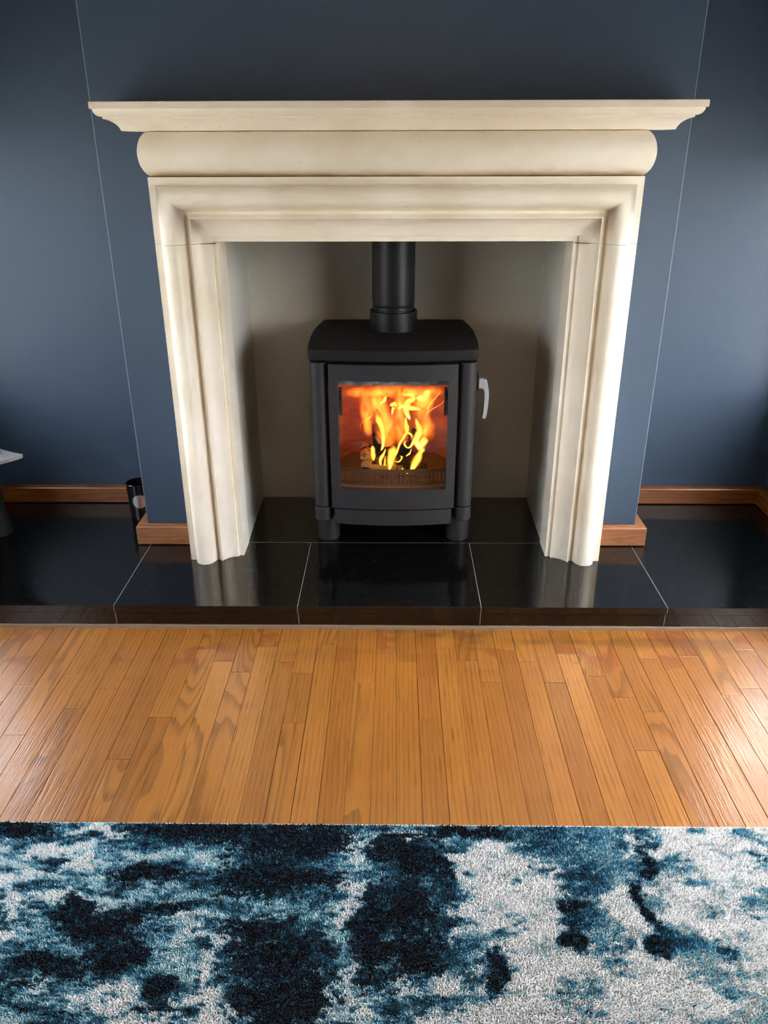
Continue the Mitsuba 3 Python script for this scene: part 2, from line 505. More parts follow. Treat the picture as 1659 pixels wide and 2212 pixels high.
# ------------------------------------------------------------------ hearth
h = thing('hearth', 'long low hearth of polished black granite slabs in front of the fireplace', 'hearth')
J = [XWL + .001, -.7208, -.2480, .2216, .6957, XWR - .001]
YJ, SL, G = .3654, .020, .0009
for i in range(5):
    x0, x1 = J[i] + G, J[i + 1] - G
    if i in (0, 4):
        y1 = YA - .002
        if i == 0:
            x1a = XCL - .001
            poly = sg.Polygon([(x0, 0), (x1, 0), (x1, YB - .001), (x1a, YB - .001), (x1a, y1), (x0, y1)])
        else:
            x0a = XCR + .001
            poly = sg.Polygon([(x0, 0), (x1, 0), (x1, y1), (x0a, y1), (x0a, YB - .001), (x0, YB - .001)])
        m = extrude(poly, HH - SL, HH)
    else:
        m = bevel_box(x0, x1, 0, YJ - G, HH - SL, HH, .0007)
    obj('slab', m, 'm_granite', h)
obj('slab', bevel_box(-.444, .444, YJ + G, YC + .01, HH - SL, HH, .0007), 'm_granite', h)
JR = [XWL + .001, -.7190, -.2465, .2205, .6925, XWR - .001]
for i in range(5):
    obj('riser', bevel_box(JR[i] + G, JR[i + 1] - G, .001, .020, .010, HH - SL - .0006, .0006), 'm_granite', h)
obj('grout', cat(*[box(x - G, x + G, .0006, YB - .002 if n in (0, 3) else YJ, HH - SL + .001, HH - .0003) for n, x in enumerate(J[1:5])],
                 *[box(x - G, x + G, .0014, .018, .010, HH - SL) for x in JR[1:5]], box(-.430, .430, YJ - G, YJ + G, HH - SL + .001, HH - .0003)), 'm_grout', h)
# uneven bead of old mortar under the riser
xs_ = np.linspace(XWL + .002, XWR - .002, 260)
rows = []
for x in xs_:
    e = .002 * (meshkit.fbm(np.array([x * 14, 0, 0]), 3) - .5)
    e2 = .003 * (meshkit.fbm(np.array([x * 9, 3, 0]), 3) - .5)
    rows.append(np.array([(x, -.005 + e2, .0), (x, -.003 + e2, .006 + e), (x, .001, .0085 + e), (x, .03, .0085), (x, .03, 0)]))
obj('mortar_bead', sweep_grid(rows), 'm_mortar', h)
obj('bed', cat(box(XWL + .002, XWR - .002, .021, YB - .01, -.01, HH - SL), box(XWL + .002, XCL - .004, YB - .012, YA - .004, -.01, HH - SL), box(XCR + .004, XWR - .002, YB - .012, YA - .004, -.01, HH - SL),
               box(-.44, .44, YB - .012, YC, -.01, HH - SL)), 'm_mortar', h)

# ------------------------------------------------------------------ fire chamber lining
c = thing('fire_chamber', 'greige panelled fire recess behind and beside the black stove', 'fire recess')
obj('back_panel', box(-.4455, .4455, YC, YC + .010, HH, 1.03), 'm_chamber', c)
for s in (-1, 1):
    poly = [(s * .4325, .281), (s * .4455, .281), (s * .4457, YC - .0002), (s * .4400, YC - .0002)]
    obj('side_panel', extrude(sg.Polygon(poly), HH, 1.03), 'm_chamber', c)
    q = [(s * .4402, YC), (s * .4402 - s * .0022, YC), (s * .4396, YC - .0022)]
    obj('caulk_line', extrude(sg.Polygon(q).buffer(0), HH, 1.02), 'm_caulk', c)
obj('top_panel', cat(box(-.44, XS - .075, .29, YC, 1.02, 1.035), box(XS + .065, .44, .29, YC, 1.02, 1.035), box(XS - .075, XS + .065, .29, .49, 1.02, 1.035), box(XS - .075, XS + .065, .63, YC, 1.02, 1.035)), 'm_iron_dark', c)

# ------------------------------------------------------------------ stone fireplace surround
f_ = thing('fireplace_surround', 'cream limestone fireplace surround with rolled bolection moulding and deep mantel shelf', 'fireplace')
XLO, XRO, ZS, ZJ = -.578, .5766, 1.0704, .9215
PROF = [(0, .252), (.0172, .252)]
arc = [(.0176, .2455), (.0198, .2380), (.0235, .2318), (.0285, .2270), (.0345, .2238), (.0410, .2222), (.0475, .2220), (.0540, .2236), (.0600, .2272), (.0655, .2332), (.0698, .2410), (.0730, .2490), (.0755, .2540)]
PROF += arc + [(.0815, .2545), (.0892, .2450), (.0912, .2450), (.0945, .2515), (.0990, .2568), (.1045, .2620), (.1110, .2665), (.1185, .2700), (.1265, .2725), (.1326, .2738), (.1326, .2800), (.1460, .2800)]
DD = PROF[-1][0]
for s in (-1, 1):
    xo = XLO if s < 0 else XRO
    pts = [(xo - s * d, y) for d, y in PROF] + [(xo - s * DD, YB - .002), (xo, YB - .002)]
    m = extrude(sg.Polygon(pts).buffer(0), HH + .0006, ZJ - .0006)
    obj('leg', m, 'm_stone', f_, smooth=24)
ring = PROF + [(DD, YB - .002), (0.0, YB - .002)]
rows = [np.array([(XLO + d, y, ZJ) for d, y in ring]), np.array([(XLO + d, y, ZS - d) for d, y in ring]),
        np.array([(XRO - d, y, ZS - d) for d, y in ring]), np.array([(XRO - d, y, ZJ) for d, y in ring])]


def prism_strip(rows):
    n = len(rows[0])
    v = np.vstack(rows)
    f = []
    for i in range(len(rows) - 1):
        for j in range(n):
            a, b = i * n + j, i * n + (j + 1) % n
            f += [(a, b, b + n), (a, b + n, a + n)]
    m = trimesh.Trimesh(v, f, process=False)
    cap = trimesh.creation.triangulate_polygon(sg.Polygon(rows[0][:, :2]), engine='earcut')
    for rr in (rows[0], rows[-1]):
        cv, cf = cap
        lookup = rr[:, :2] if rr is rows[0] else rows[0][:, :2]
        idx = [int(np.argmin(np.hypot(*(lookup - p).T))) for p in cv]
        m = cat(m, trimesh.Trimesh(rr[idx], cf, process=False))
    m.fix_normals()
    return m


obj('header', prism_strip(rows), 'm_stone', f_, smooth=24)
for a_, b_ in ((XLO + .002, XLO + DD - .003), (XRO - DD + .003, XRO - .002)):
    obj('joint', box(a_, b_, .262, YB - .004, ZJ - .0007, ZJ - .0001), 'm_mortar', f_)
zm, hz = (ZS + 1.1676) / 2, (1.1676 - ZS) / 2
fp = []
for t in np.linspace(-1, 1, 25):
    t = math.sin(t * math.pi / 2)
    fp.append((.0245 * max(1 - t * t, 0) ** .55, zm + (hz - .0004) * t))
obj('frieze', mitre_U(fp, -.5715, .5725, .2770, YB - .002), 'm_stone', f_, smooth=24)
sp = [(0, 1.1678), (.0006, 1.1682), (.0030, 1.1745), (.0070, 1.1802), (.0125, 1.1850), (.0185, 1.1886), (.0250, 1.1912), (.0305, 1.1924), (.0305, 1.1968), (.0350, 1.1968),
      (.0392, 1.1984), (.0425, 1.2010), (.0447, 1.2045), (.0460, 1.2085), (.0464, 1.2122), (.0514, 1.2122), (.0514, 1.2248), (.0508, 1.2262), (.0495, 1.2270)]
obj('mantel_shelf', mitre_U(sp, -.6313, .6381, .2733, YB - .002), 'm_stone', f_, smooth=24)

# ------------------------------------------------------------------ wood stove
s_ = thing('wood_stove', 'black cast iron wood-burning stove with a fire behind its glass door', 'stove')


def sx_(x):
    return XS + x


# shell with a rounded-corner fire opening: sides, back, floor, top
shell = cat(box(sx_(-.2), sx_(-.178), .335, .668, .175, .628), box(sx_(.178), sx_(.2), .335, .668, .175, .628), box(sx_(-.178), sx_(.178), .646, .668, .175, .628),
            box(sx_(-.178), sx_(.178), .322, .646, .175, .238), box(sx_(-.178), sx_(.178), .322, .646, .602, .628))
obj('body', shell, 'm_iron_dark', s_)
# lid, bowed at the front
fr_ = [(-.2222 + .4444 * t, .2985 - .0235 * (1 - (2 * t - 1) ** 2)) for t in np.linspace(0, 1, 25)]
lid = sg.Polygon(fr_ + [(.2275, .36), (.2300, .45), (.2290, .54), (.2215, .62), (.2110, .694), (-.2110, .694), (-.2215, .62), (-.2290, .54), (-.2300, .45), (-.2275, .36)])
lid = lid.buffer(-.018).buffer(.018, quad_segs=8)
lm = extrude_round(sg.Polygon([(XS + x, y) for x, y in lid.exterior.coords]), .6275, .6570, .0045)
obj('lid', lm, 'm_iron_lid', s_, smooth=30)
obj('flue_ring', lathe([(.0685, .6565), (.0800, .6565), (.0800, .6578), (.0685, .6578), (.0685, .6565)], 48, (XS, .561)), 'm_iron_lid', s_)


def pillar_plan(s, r, xc, yc, yb):
    cir = sg.Point(s * xc, yc).buffer(r, quad_segs=12)
    rect = sg.box(min(s * (xc - r), s * (xc + r)), yc, max(s * (xc - r), s * (xc + r)), yb)
    p = cir.union(rect)
    return sg.Polygon([(XS + x, y) for x, y in p.exterior.coords])


for s in (-1, 1):
    obj('corner_pillar', extrude_round(pillar_plan(s, .0248, .1972, .3300, .392), .2075, .6185, .0012, 2), 'm_iron', s_, smooth=30)
    obj('pillar_foot', extrude_round(pillar_plan(s, .0258, .1968, .3305, .392), .1630, .2045, .0025, 3), 'm_iron', s_, smooth=30)
for s in (-1, 1):
    for y in (.410, .615):
        obj('foot', lathe([(0, HH), (.0315, HH), (.0335, HH + .003), (.0335, .166), (0, .166)], 36, (XS + s * .1925, y)), 'm_iron', s_, smooth=40)


def bowed(x0, x1, ye, yc, t, z0, z1, n=24, rnd=.002):
    """A panel bowed towards the room: front y goes from ye at the ends to yc in the middle."""
    xs = np.linspace(x0, x1, n)
    xm, hw = (x0 + x1) / 2, (x1 - x0) / 2
    yf = [ye - (ye - yc) * (1 - ((x - xm) / hw) ** 2) for x in xs]
    pts = [(x, y) for x, y in zip(xs, yf)] + [(x, y + t) for x, y in zip(xs[::-1], yf[::-1])]
    return extrude(sg.Polygon(pts), z0, z1)


def manifold(m):
    return manifold3d.Manifold(manifold3d.Mesh(np.asarray(m.vertices, np.float32), np.asarray(m.faces, np.uint32)))


def to_tri(m):
    q = m.to_mesh()
    return trimesh.Trimesh(q.vert_properties[:, :3], q.tri_verts, process=False)


DX0, DX1 = XS - .1712, XS + .1712
door = bowed(DX0, DX1, .3015, .2860, .022, .2068, .6170, 33)
door.merge_vertices()
hole = sg.box(XS - .1465, .2635, XS + .1465, .5740).buffer(-.006).buffer(.006)
hm = trimesh.creation.extrude_polygon(hole, .2, engine='earcut')
hm.apply_transform(np.array([[1, 0, 0, 0], [0, 0, -1, .40], [0, 1, 0, 0], [0, 0, 0, 1.0]]))
hm.merge_vertices()
dk = obj('door', to_tri(manifold(door) - manifold(hm)), 'm_iron', s_, smooth=30)
gx = np.linspace(XS - .150, XS + .150, 25)
gy = [.3015 - .0155 * (1 - ((x - XS) / .1712) ** 2) + .010 for x in gx]
gv = [(x, y, z) for z in (.259, .578) for x, y in zip(gx, gy)]
gf = []
for i in range(24):
    gf += [(i, i + 1, i + 26), (i, i + 26, i + 25)]
obj('glass', trimesh.Trimesh(gv, gf, process=False), 'm_glass', dk, smooth=True)
tm = meshkit.text_mesh('Contura', .0085, .0008)
w_ = tm.bounds[1][0] - tm.bounds[0][0]
tm.apply_scale([.0515 / w_, 1, 1])
tm.apply_translation((-tm.bounds[0][0] - .0257, 0, 0))
tm.apply_transform(np.array([[1, 0, 0, XS - .001], [0, 0, -1, .28595], [0, 1, 0, .2295], [0, 0, 0, 1.0]]))
obj('lettering', tm, 'm_letter', dk)
obj('plinth_panel', bowed(XS - .1640, XS + .1640, .2995, .2835, .02, .1590, .2035, 25), 'm_iron', s_, smooth=30)
obj('ash_box', box(XS - .165, XS + .165, .34, .64, .150, .176), 'm_iron_dark', s_)
obj('air_lever', cat(lathe([(0, .140), (.011, .142), (.013, .150), (.013, .154), (0, .154)], 20, (XS + .012, .330)), box(XS - .012, XS + .03, .318, .36, .148, .158)), 'm_iron', s_)
# handle on the right flank
HP = [(.2231, .57), (.2437, .5683), (.2476, .558), (.2513, .5416), (.253, .5259), (.2524, .5041), (.251, .482), (.2478, .4615), (.2449, .4579), (.2367, .4606), (.2384, .4775), (.2397, .4952), (.2401, .5128), (.2393, .5303), (.2372, .539), (.2328, .5424), (.2231, .5424)]
hp = sg.Polygon(HP).buffer(.0012).buffer(-.0012)
hd = []
for ins, a, b in ((0.0015, 0, .020), (0, .0018, .0182)):
    q = hp.buffer(-ins)
    hd.append((q, a, b))
hh_ = cat(*[extrude(q, a, b) for q, a, b in hd])
hh_.apply_transform(np.array([[1, 0, 0, 0], [0, 0, -1, .352], [0, 1, 0, 0], [0, 0, 0, 1.0]]))
obj('handle', hh_, 'm_steel', s_, smooth=30, label='brushed steel handle on the right side of the stove')
obj('handle_boss', cat(box(XS + .2219, XS + .2292, .331, .355, .540, .575), box(XS + .2190, XS + .2245, .328, .352, .538, .588)), 'm_iron_dark', s_)
# lining of the firebox
obj('back_brick', bevel_box(XS - .176, XS + .176, .621, .646, .2945, .602, .001), 'm_verm', s_)
obj('back_brick', bevel_box(XS - .176, XS + .176, .620, .646, .238, .2935, .001), 'm_verm', s_)
for s in (-1, 1):
    obj('side_brick', extrude(sg.Polygon([(XS + s * .1775, .345), (XS + s * .1600, .345), (XS + s * .1660, .575), (XS + s * .135, .6215), (XS + s * .1775, .6215)]), .238, .602), 'm_verm', s_)
    obj('glass_clip', cat(box(XS + s * .1500 - .004, XS + s * .1500 + .004, .318, .324, .478, .540), box(XS + s * .1440 - .0035, XS + s * .1440 + .0035, .320, .326, .515, .5375)), 'm_iron_dark', s_)
    obj('clip_plate', box(XS + s * .1420 - .0045, XS + s * .1420 + .0045, .326, .330, .470, .548), 'm_grate', s_)
bp = box(XS - .176, XS + .176, .0, .29, 0, .012)
bp.apply_transform(trimesh.transformations.rotation_matrix(math.radians(6), (1, 0, 0)))
bp.apply_translation((0, .335, .565))
obj('baffle', bp, 'm_verm', s_)
obj('baffle_edge', box(XS - .17, XS + .17, .327, .334, .5535, .602), 'm_baffle', s_)
obj('fire_bed', extrude(sg.Polygon([(XS - .172, .335), (XS + .172, .335), (XS + .165, .56), (XS + .13, .6195), (XS - .13, .6195), (XS - .165, .56)]), .2385, .2560), 'm_ash', s_)


def bow_y(x):
    return .362 - .020 * (1 - ((x - XS) / .16) ** 2)


lg = obj('log_guard', cat(bowed(XS - .157, XS + .157, .362, .342, .007, .2945, .3030), bowed(XS - .157, XS + .157, .362, .342, .007, .2560, .2640)), 'm_grate', s_)
for i in range(27):
    x = XS - .150 + .300 * i / 26
    y = bow_y(x)
    obj('bar', box(x - .0028, x + .0028, y + .001, y + .006, .2635, .2950), 'm_grate', lg)
    if 9 < i < 16 or 18 < i < 24:
        pass
obj('cross_rail', bowed(XS - .04, XS + .03, .362, .3425, .005, .2765, .2805), 'm_grate', lg)
obj('cross_rail', bowed(XS + .05, XS + .11, .362, .348, .005, .2765, .2805), 'm_grate', lg)

# flue pipe standing on the stove
fl = thing('flue_pipe', 'matt black flue pipe rising from the stove top into the chimney', 'flue pipe')
cx, cy = XS, .561
obj('spigot', lathe([(.0615, .6572), (.0680, .6572), (.0672, .7095), (.0660, .7105), (.0615, .7105), (.0615, .6572)], 56, (cx, cy)), 'm_flue', fl, smooth=40)
obj('pipe', lathe([(.0560, .66), (.0570, .66), (.0570, .7145), (.0590, .7150), (.0594, .7175), (.0590, .7215), (.0578, .7225), (.0578, .7245), (.0602, .7330), (.0602, 1.30), (.0560, 1.30), (.0560, .66)], 56, (cx, cy)), 'm_flue', fl, smooth=40)

# ------------------------------------------------------------------ firewood
def split_log(length, w, hgt, seed):
    r = np.random.default_rng(seed)
    prof = np.array([(-w / 2, 0), (w / 2, .1 * hgt), (w * .45, hgt * .8), (0, hgt), (-w * .48, hgt * .75)]) * (1 + .12 * r.standard_normal((5, 1)))
    rows = []
    for t in np.linspace(-.5, .5, 9):
        q = prof * (1 + .05 * r.standard_normal((5, 1)))
        rows.append(np.array([(t * length, a, b) for a, b in q]))
    return sweep_grid(rows)


LOGS = [  # length, width, height, centre, yaw, pitch, char, label
    (.100, .026, .020, (-.045, .455, .257), 4, 0, .55, 'charred split log lying crosswise at the left front of the fire bed'),
    (.085, .028, .022, (.052, .462, .257), -6, 0, .62, 'charred split log lying crosswise at the right front of the fire bed'),
    (.105, .026, .022, (-.005, .520, .257), 2, 0, .8, 'blackened split log lying crosswise at the back of the fire bed'),
    (.110, .026, .022, (-.080, .480, .2785), 84, 0, .12, 'pale split log, end to the glass, lower of two at the left'),
    (.100, .030, .018, (-.087, .482, .3010), 92, 0, .08, 'pale split log, end to the glass, upper of two at the left'),
    (.110, .030, .022, (.030, .485, .2795), 78, 3, .8, 'dark split log pointing to the glass under the right-hand flames'),
    (.100, .026, .020, (-.035, .470, .3030), 12, 6, .8, 'black charred stick lying on top of the pale logs'),
    (.100, .028, .020, (.040, .490, .3280), 25, 52, .85, 'black charred stick leaning up among the right-hand flames'),
    (.085, .024, .022, (-.052, .500, .3420), 100, 62, .85, 'charred stick standing upright behind the left-hand flames'),
]
for i, (L, w, hg, pos, yaw, pit, ch, lab) in enumerate(LOGS):
    m = split_log(L, w, hg, 40 + i)
    m.apply_transform(trimesh.transformations.rotation_matrix(math.radians(-pit), (0, 1, 0)))
    m.apply_transform(trimesh.transformations.rotation_matrix(math.radians(yaw), (0, 0, 1)))
    m.apply_translation(pos)
    k = obj('firewood_log', m, 'm_log', uv=np.tile([i * .1, ch], (len(m.vertices), 1)))
    labels[k] = {'label': lab, 'category': 'log', 'group': 'split logs in the stove'}

# ------------------------------------------------------------------ the fire
FLAMES = {'f1': (0.44, [(0.0253, 0.2798), (0.0269, 0.2638), (0.0425, 0.2626), (0.0562, 0.2821), (0.0686, 0.3049), (0.0778, 0.3275), (0.0902, 0.3421)], [0.0017, 0.003, 0.0064, 0.0132, 0.014, 0.0085, 0.0013]), 'f2': (0.46, [(0.0786, 0.3156), (0.0697, 0.3382), (0.061, 0.3561), (0.0723, 0.3784), (0.0667, 0.4005), (0.0642, 0.4269)], [0.0086, 0.0142, 0.0133, 0.0129, 0.0103, 0.0009]), 'f2b': (0.455, [(0.0729, 0.331), (0.08, 0.3467), (0.083, 0.3602), (0.0776, 0.3691)], [0.0086, 0.018, 0.015, 0.0034]), 'f3': (0.43, [(0.059, 0.3688), (0.0499, 0.3489), (0.0384, 0.3389), (0.0289, 0.3489), (0.0298, 0.3622), (0.0403, 0.3666)], [0.0055, 0.0055, 0.0038, 0.0042, 0.0051, 0.0017]), 'f4': (0.42, [(-0.0004, 0.301), (-0.0025, 0.3123), (0.0069, 0.3324), (0.0141, 0.3524), (0.0244, 0.3723), (0.0367, 0.3898), (0.0472, 0.3833), (0.0473, 0.3723), (0.038, 0.3679)], [0.0021, 0.0042, 0.0055, 0.0051, 0.0051, 0.0055, 0.0059, 0.0046, 0.0013]), 'f5': (0.45, [(0.0341, 0.3774), (0.034, 0.3928), (0.0318, 0.4082), (0.0337, 0.43)], [0.0064, 0.0098, 0.0073, 0.0009]), 'f6': (0.47, [(0.0446, 0.4105), (0.036, 0.4302), (0.0316, 0.452), (0.0419, 0.4682), (0.0543, 0.4758), (0.0438, 0.4865), (0.0272, 0.4865), (0.0198, 0.5036)], [0.0013, 0.0108, 0.0134, 0.0129, 0.0095, 0.0086, 0.0086, 0.0056]), 'f7': (0.46, [(0.0602, 0.4852), (0.0748, 0.4809), (0.0912, 0.4916), (0.1012, 0.5075)], [0.0043, 0.0142, 0.0129, 0.0052]), 'f8': (0.48, [(0.0087, 0.438), (0.0297, 0.4489), (0.055, 0.4446), (0.0834, 0.4403)], [0.0022, 0.0087, 0.01, 0.0013]), 'f9': (0.45, [(-0.0091, 0.4332), (-0.005, 0.4494), (-0.0019, 0.4602)], [0.0017, 0.0064, 0.0086]), 'f9b': (0.445, [(-0.0143, 0.4596), (-0.0029, 0.4649), (0.0105, 0.4628)], [0.0021, 0.0102, 0.0021]), 'f10': (0.44, [(-0.0407, 0.325), (-0.0332, 0.3474), (-0.0341, 0.3785), (-0.0403, 0.4092), (-0.0475, 0.4309), (-0.0515, 0.4546)], [0.0034, 0.0077, 0.0085, 0.0111, 0.0119, 0.0009]), 'f11': (0.46, [(-0.0435, 0.4571), (-0.031, 0.4743), (-0.0227, 0.4936)], [0.0013, 0.0073, 0.0013]), 'f12': (0.41, [(-0.0612, 0.3092), (-0.0631, 0.3337), (-0.064, 0.3581)], [0.0042, 0.0097, 0.0013]), 'f13': (0.42, [(-0.0162, 0.2738), (-0.012, 0.2988), (-0.0067, 0.3257), (-0.0005, 0.3568)], [0.0034, 0.0131, 0.0177, 0.0063]), 'f14': (0.405, [(-0.0392, 0.2977), (-0.0401, 0.3156), (-0.0307, 0.3312), (-0.0275, 0.3489)], [0.0029, 0.0071, 0.005, 0.0013]), 'f15': (0.4, [(-0.029, 0.2974), (-0.0275, 0.3242)], [0.005, 0.0013]), 'f18': (0.4, [(0.0007, 0.3109), (0.0111, 0.3076), (0.0205, 0.3176), (0.011, 0.3287)], [0.0025, 0.0033, 0.0042, 0.0013]), 'f19': (0.41, [(0.032, 0.3206), (0.0424, 0.3317), (0.0496, 0.3428)], [0.0017, 0.0038, 0.0008]), 'g1': (0.5, [(-0.0167, 0.2798), (-0.021, 0.3374), (-0.0253, 0.3827), (-0.0444, 0.4317), (-0.0651, 0.4972)], [0.0328, 0.0503, 0.0547, 0.0525, 0.0525]), 'g2': (0.52, [(-0.0757, 0.3395), (-0.0816, 0.3895), (-0.0854, 0.4388), (-0.089, 0.4872)], [0.011, 0.0265, 0.0287, 0.0375]), 'g3': (0.51, [(0.0724, 0.3226), (0.0846, 0.3705), (0.0773, 0.4154), (0.0851, 0.4574), (0.1014, 0.4923)], [0.0264, 0.0483, 0.0461, 0.0461, 0.0439]), 'g4': (0.53, [(-0.1631, 0.481), (-0.1109, 0.4766), (-0.0447, 0.4811), (0.0279, 0.4768), (0.0961, 0.479), (0.1514, 0.4813)], [0.0133, 0.0244, 0.0266, 0.0288, 0.0288, 0.0199]), 'g5': (0.49, [(0.0243, 0.3296), (0.0154, 0.3861), (0.0109, 0.4349), (0.0232, 0.485)], [0.0261, 0.0326, 0.0326, 0.037]), 'g6': (0.4, [(0.1403, 0.4965), (0.1217, 0.4756), (0.0997, 0.4629), (0.084, 0.4354)], [0.0025, 0.0029, 0.0029, 0.0013]), 'g7': (0.42, [(-0.0941, 0.3874), (-0.0884, 0.4222), (-0.0676, 0.4394), (-0.0715, 0.465)], [0.0013, 0.0034, 0.0034, 0.0013]), 'g8': (0.43, [(0.0974, 0.4365), (0.0967, 0.4664), (0.1166, 0.4919), (0.1283, 0.515)], [0.0013, 0.0038, 0.0047, 0.0055])}


def spline(pts, n):
    pts = np.asarray(pts, float)
    from scipy.interpolate import CubicSpline
    t = np.r_[0, np.cumsum(np.linalg.norm(np.diff(pts[:, :2], axis=0), axis=1))]
    u = np.linspace(0, t[-1], n)
    return CubicSpline(t, pts)(u)


def flame_mesh(y, pts, width, depth, seed, wob):
    r = np.random.default_rng(seed)
    n = max(14, 5 * len(pts))
    q = spline([(p[0], p[1], w) for p, w in zip(pts, width)], n)
    ph = r.random(4) * 6.3
    rows, uvs = [], []
    NU = 16
    ang = np.arange(NU + 1) / NU * 2 * math.pi
    for i in range(n):
        t = i / (n - 1)
        a, b = q[max(i - 1, 0)], q[min(i + 1, n - 1)]
        d = (b - a)[:2]
        d /= np.linalg.norm(d)
        nrm = np.array([d[1], -d[0]])
        w = max(q[i, 2], .0008) / 2
        yy = y + wob * math.sin(ph[0] + 5 * t) + .5 * wob * math.sin(ph[1] + 11 * t)
        ww = w * (1 + .10 * math.sin(ph[2] + 13 * t))
        # u = 0 and 0.5 are the side edges, u = 0.25 the face towards the room
        rows += [(q[i, 0] + nrm[0] * ww * math.cos(g), yy - depth * w * math.sin(g), q[i, 1] + nrm[1] * ww * math.cos(g)) for g in ang]
        uvs += [(g / (2 * math.pi), t) for g in ang]
    f = []
    m1 = NU + 1
    for i in range(n - 1):
        for j in range(NU):
            a = i * m1 + j
            f += [(a, a + 1, a + m1 + 1), (a, a + m1 + 1, a + m1)]
    m = trimesh.Trimesh(np.array(rows), f, process=False)
    # outward winding
    cen = np.array(rows).reshape(n, m1, 3).mean(1).repeat(m1, 0)
    nn = m.face_normals
    out = ((m.triangles_center - cen[m.faces[:, 0]]) * nn).sum(1)
    if out.mean() < 0:
        m = trimesh.Trimesh(m.vertices, m.faces[:, ::-1], process=False)
    return m, np.array(uvs)


fi = thing('log_fire', 'bright orange and yellow fire burning over the logs behind the stove glass', 'fire')
for n, (name, (y, pts, width)) in enumerate(FLAMES.items()):
    hot = name[0] == 'f'
    m, uv = flame_mesh(y, pts, [w * (1.9 if hot else 1.5) for w in width], .5, n, .006 if hot else .003)
    obj('flame' if hot else 'flame_veil', m, 'm_flame' if hot else 'm_flame_thin', fi, smooth=True, uv=uv, emitter={'type': 'area', 'radiance': EMIT[hot]})

# ------------------------------------------------------------------ things in the left alcove
cu = thing('candle_jar', 'glossy black glass candle jar with a round silver label, half hidden behind the chimney breast', 'candle jar')
R0, R1, CZ, CH = .0335, .0372, HH, .122
obj('jar', lathe([(0, CZ), (R0 - .003, CZ), (R0, CZ + .003), (R1, CZ + CH - .0015), (R1 - .0015, CZ + CH), (R1 - .003, CZ + CH - .0015), (R0 - .003, CZ + .030), (0, CZ + .030)], 48, (-.800, .540)), 'm_black_gloss', cu, smooth=40)
# round foil label wrapped on the jar's front
lv, lf = [], []
NA, NR = 28, 6
la0 = math.radians(-90 + 14)
for i in range(NR + 1):
    for j in range(NA):
        rr, g = .0225 * i / NR, 2 * math.pi * j / NA
        zz = CZ + .068 + rr * math.sin(g)
        rad = R0 + (R1 - R0) * (zz - CZ) / CH + .0005
        aa = la0 + rr * math.cos(g) / rad
        lv.append((-.800 + rad * math.cos(aa), .540 + rad * math.sin(aa), zz))
for i in range(NR):
    for j in range(NA):
        a, b = i * NA + j, i * NA + (j + 1) % NA
        lf += [(a, b, b + NA), (a, b + NA, a + NA)]
obj('label', trimesh.Trimesh(lv, lf, process=False), 'm_foil', cu, label='round silver label')

tr = thing('metal_tray', 'grey metal tray with raised slats on a black stand at the left edge', 'tray')
TZ = .318
edge = [(-1.305, .560), (-1.222, .507), (-1.150, .455), (-1.072, .398)]                       # far edge, running out to the tip
tip_in = [(-1.072, .392), (-1.100, .372), (-1.135, .352), (-1.175, .337), (-1.240, .325), (-1.305, .322)]  # near edge, curved
tm = extrude(sg.Polygon(edge + tip_in), 0, .010)
tm = tm.subdivide_to_size(.03)
v = tm.vertices.copy()
v[:, 2] += TZ - .010 + .012 * np.clip((v[:, 0] + 1.20) / .13, 0, 1) ** 2
tm.vertices = v
obj('plate', tm, 'm_tray', tr)
for i in range(5):
    y0_ = .372 + .022 * i
    obj('slat', bevel_box(-1.295, -1.135 - .012 * abs(i - 1), y0_, y0_ + .009, TZ + .0005, TZ + .0045, .001), 'm_tray', tr)
obj('stand', lathe([(0, HH), (.046, HH), (.044, HH + .020), (.036, HH + .075), (.034, .20), (.038, .28), (.046, .3075), (0, .3075)], 40, (-1.214, .430)), 'm_iron_dark', tr, smooth=40)

# ------------------------------------------------------------------ rug
rg = thing('rug', 'blue, teal and pale grey abstract patterned rug in the foreground', 'rug')
DARK = [(-0.682, -0.683, 0.059, 0.018), (-0.344, -0.685, 0.117, 0.024), (-0.191, -0.704, 0.091, 0.043), (-0.205, -0.785, 0.094, 0.034), (-0.134, -0.693, 0.05, 0.044), (-0.411, -0.777, 0.063, 0.016), (-0.458, -0.877, 0.052, 0.03), (-0.432, -0.933, 0.043, 0.032), (-0.526, -0.949, 0.056, 0.017), (-0.176, -0.938, 0.07, 0.039), (-0.155, -0.996, 0.061, 0.043), (-0.213, -0.882, 0.044, 0.017), (0.014, -0.846, 0.041, 0.054), (0.028, -0.935, 0.049, 0.031), (-0.001, -0.723, 0.033, 0.031), (-0.371, -0.841, 0.045, 0.011), (-0.341, -0.984, 0.017, 0.018), (0.04, -0.733, 0.04, 0.042), (0.125, -0.68, 0.059, 0.015), (0.424, -0.759, 0.008, 0.025), (0.414, -0.833, 0.008, 0.05), (0.408, -0.916, 0.013, 0.017), (0.294, -0.834, 0.019, 0.012), (0.274, -0.898, 0.018, 0.015), (0.151, -0.964, 0.014, 0.026), (0.087, -0.753, 0.016, 0.041), (-0.113, -1.016, 0.013, 0.042), (-0.037, -0.897, 0.022, 0.068), (-0.519, -0.851, 0.03, 0.018), (-0.559, -0.986, 0.027, 0.007)]
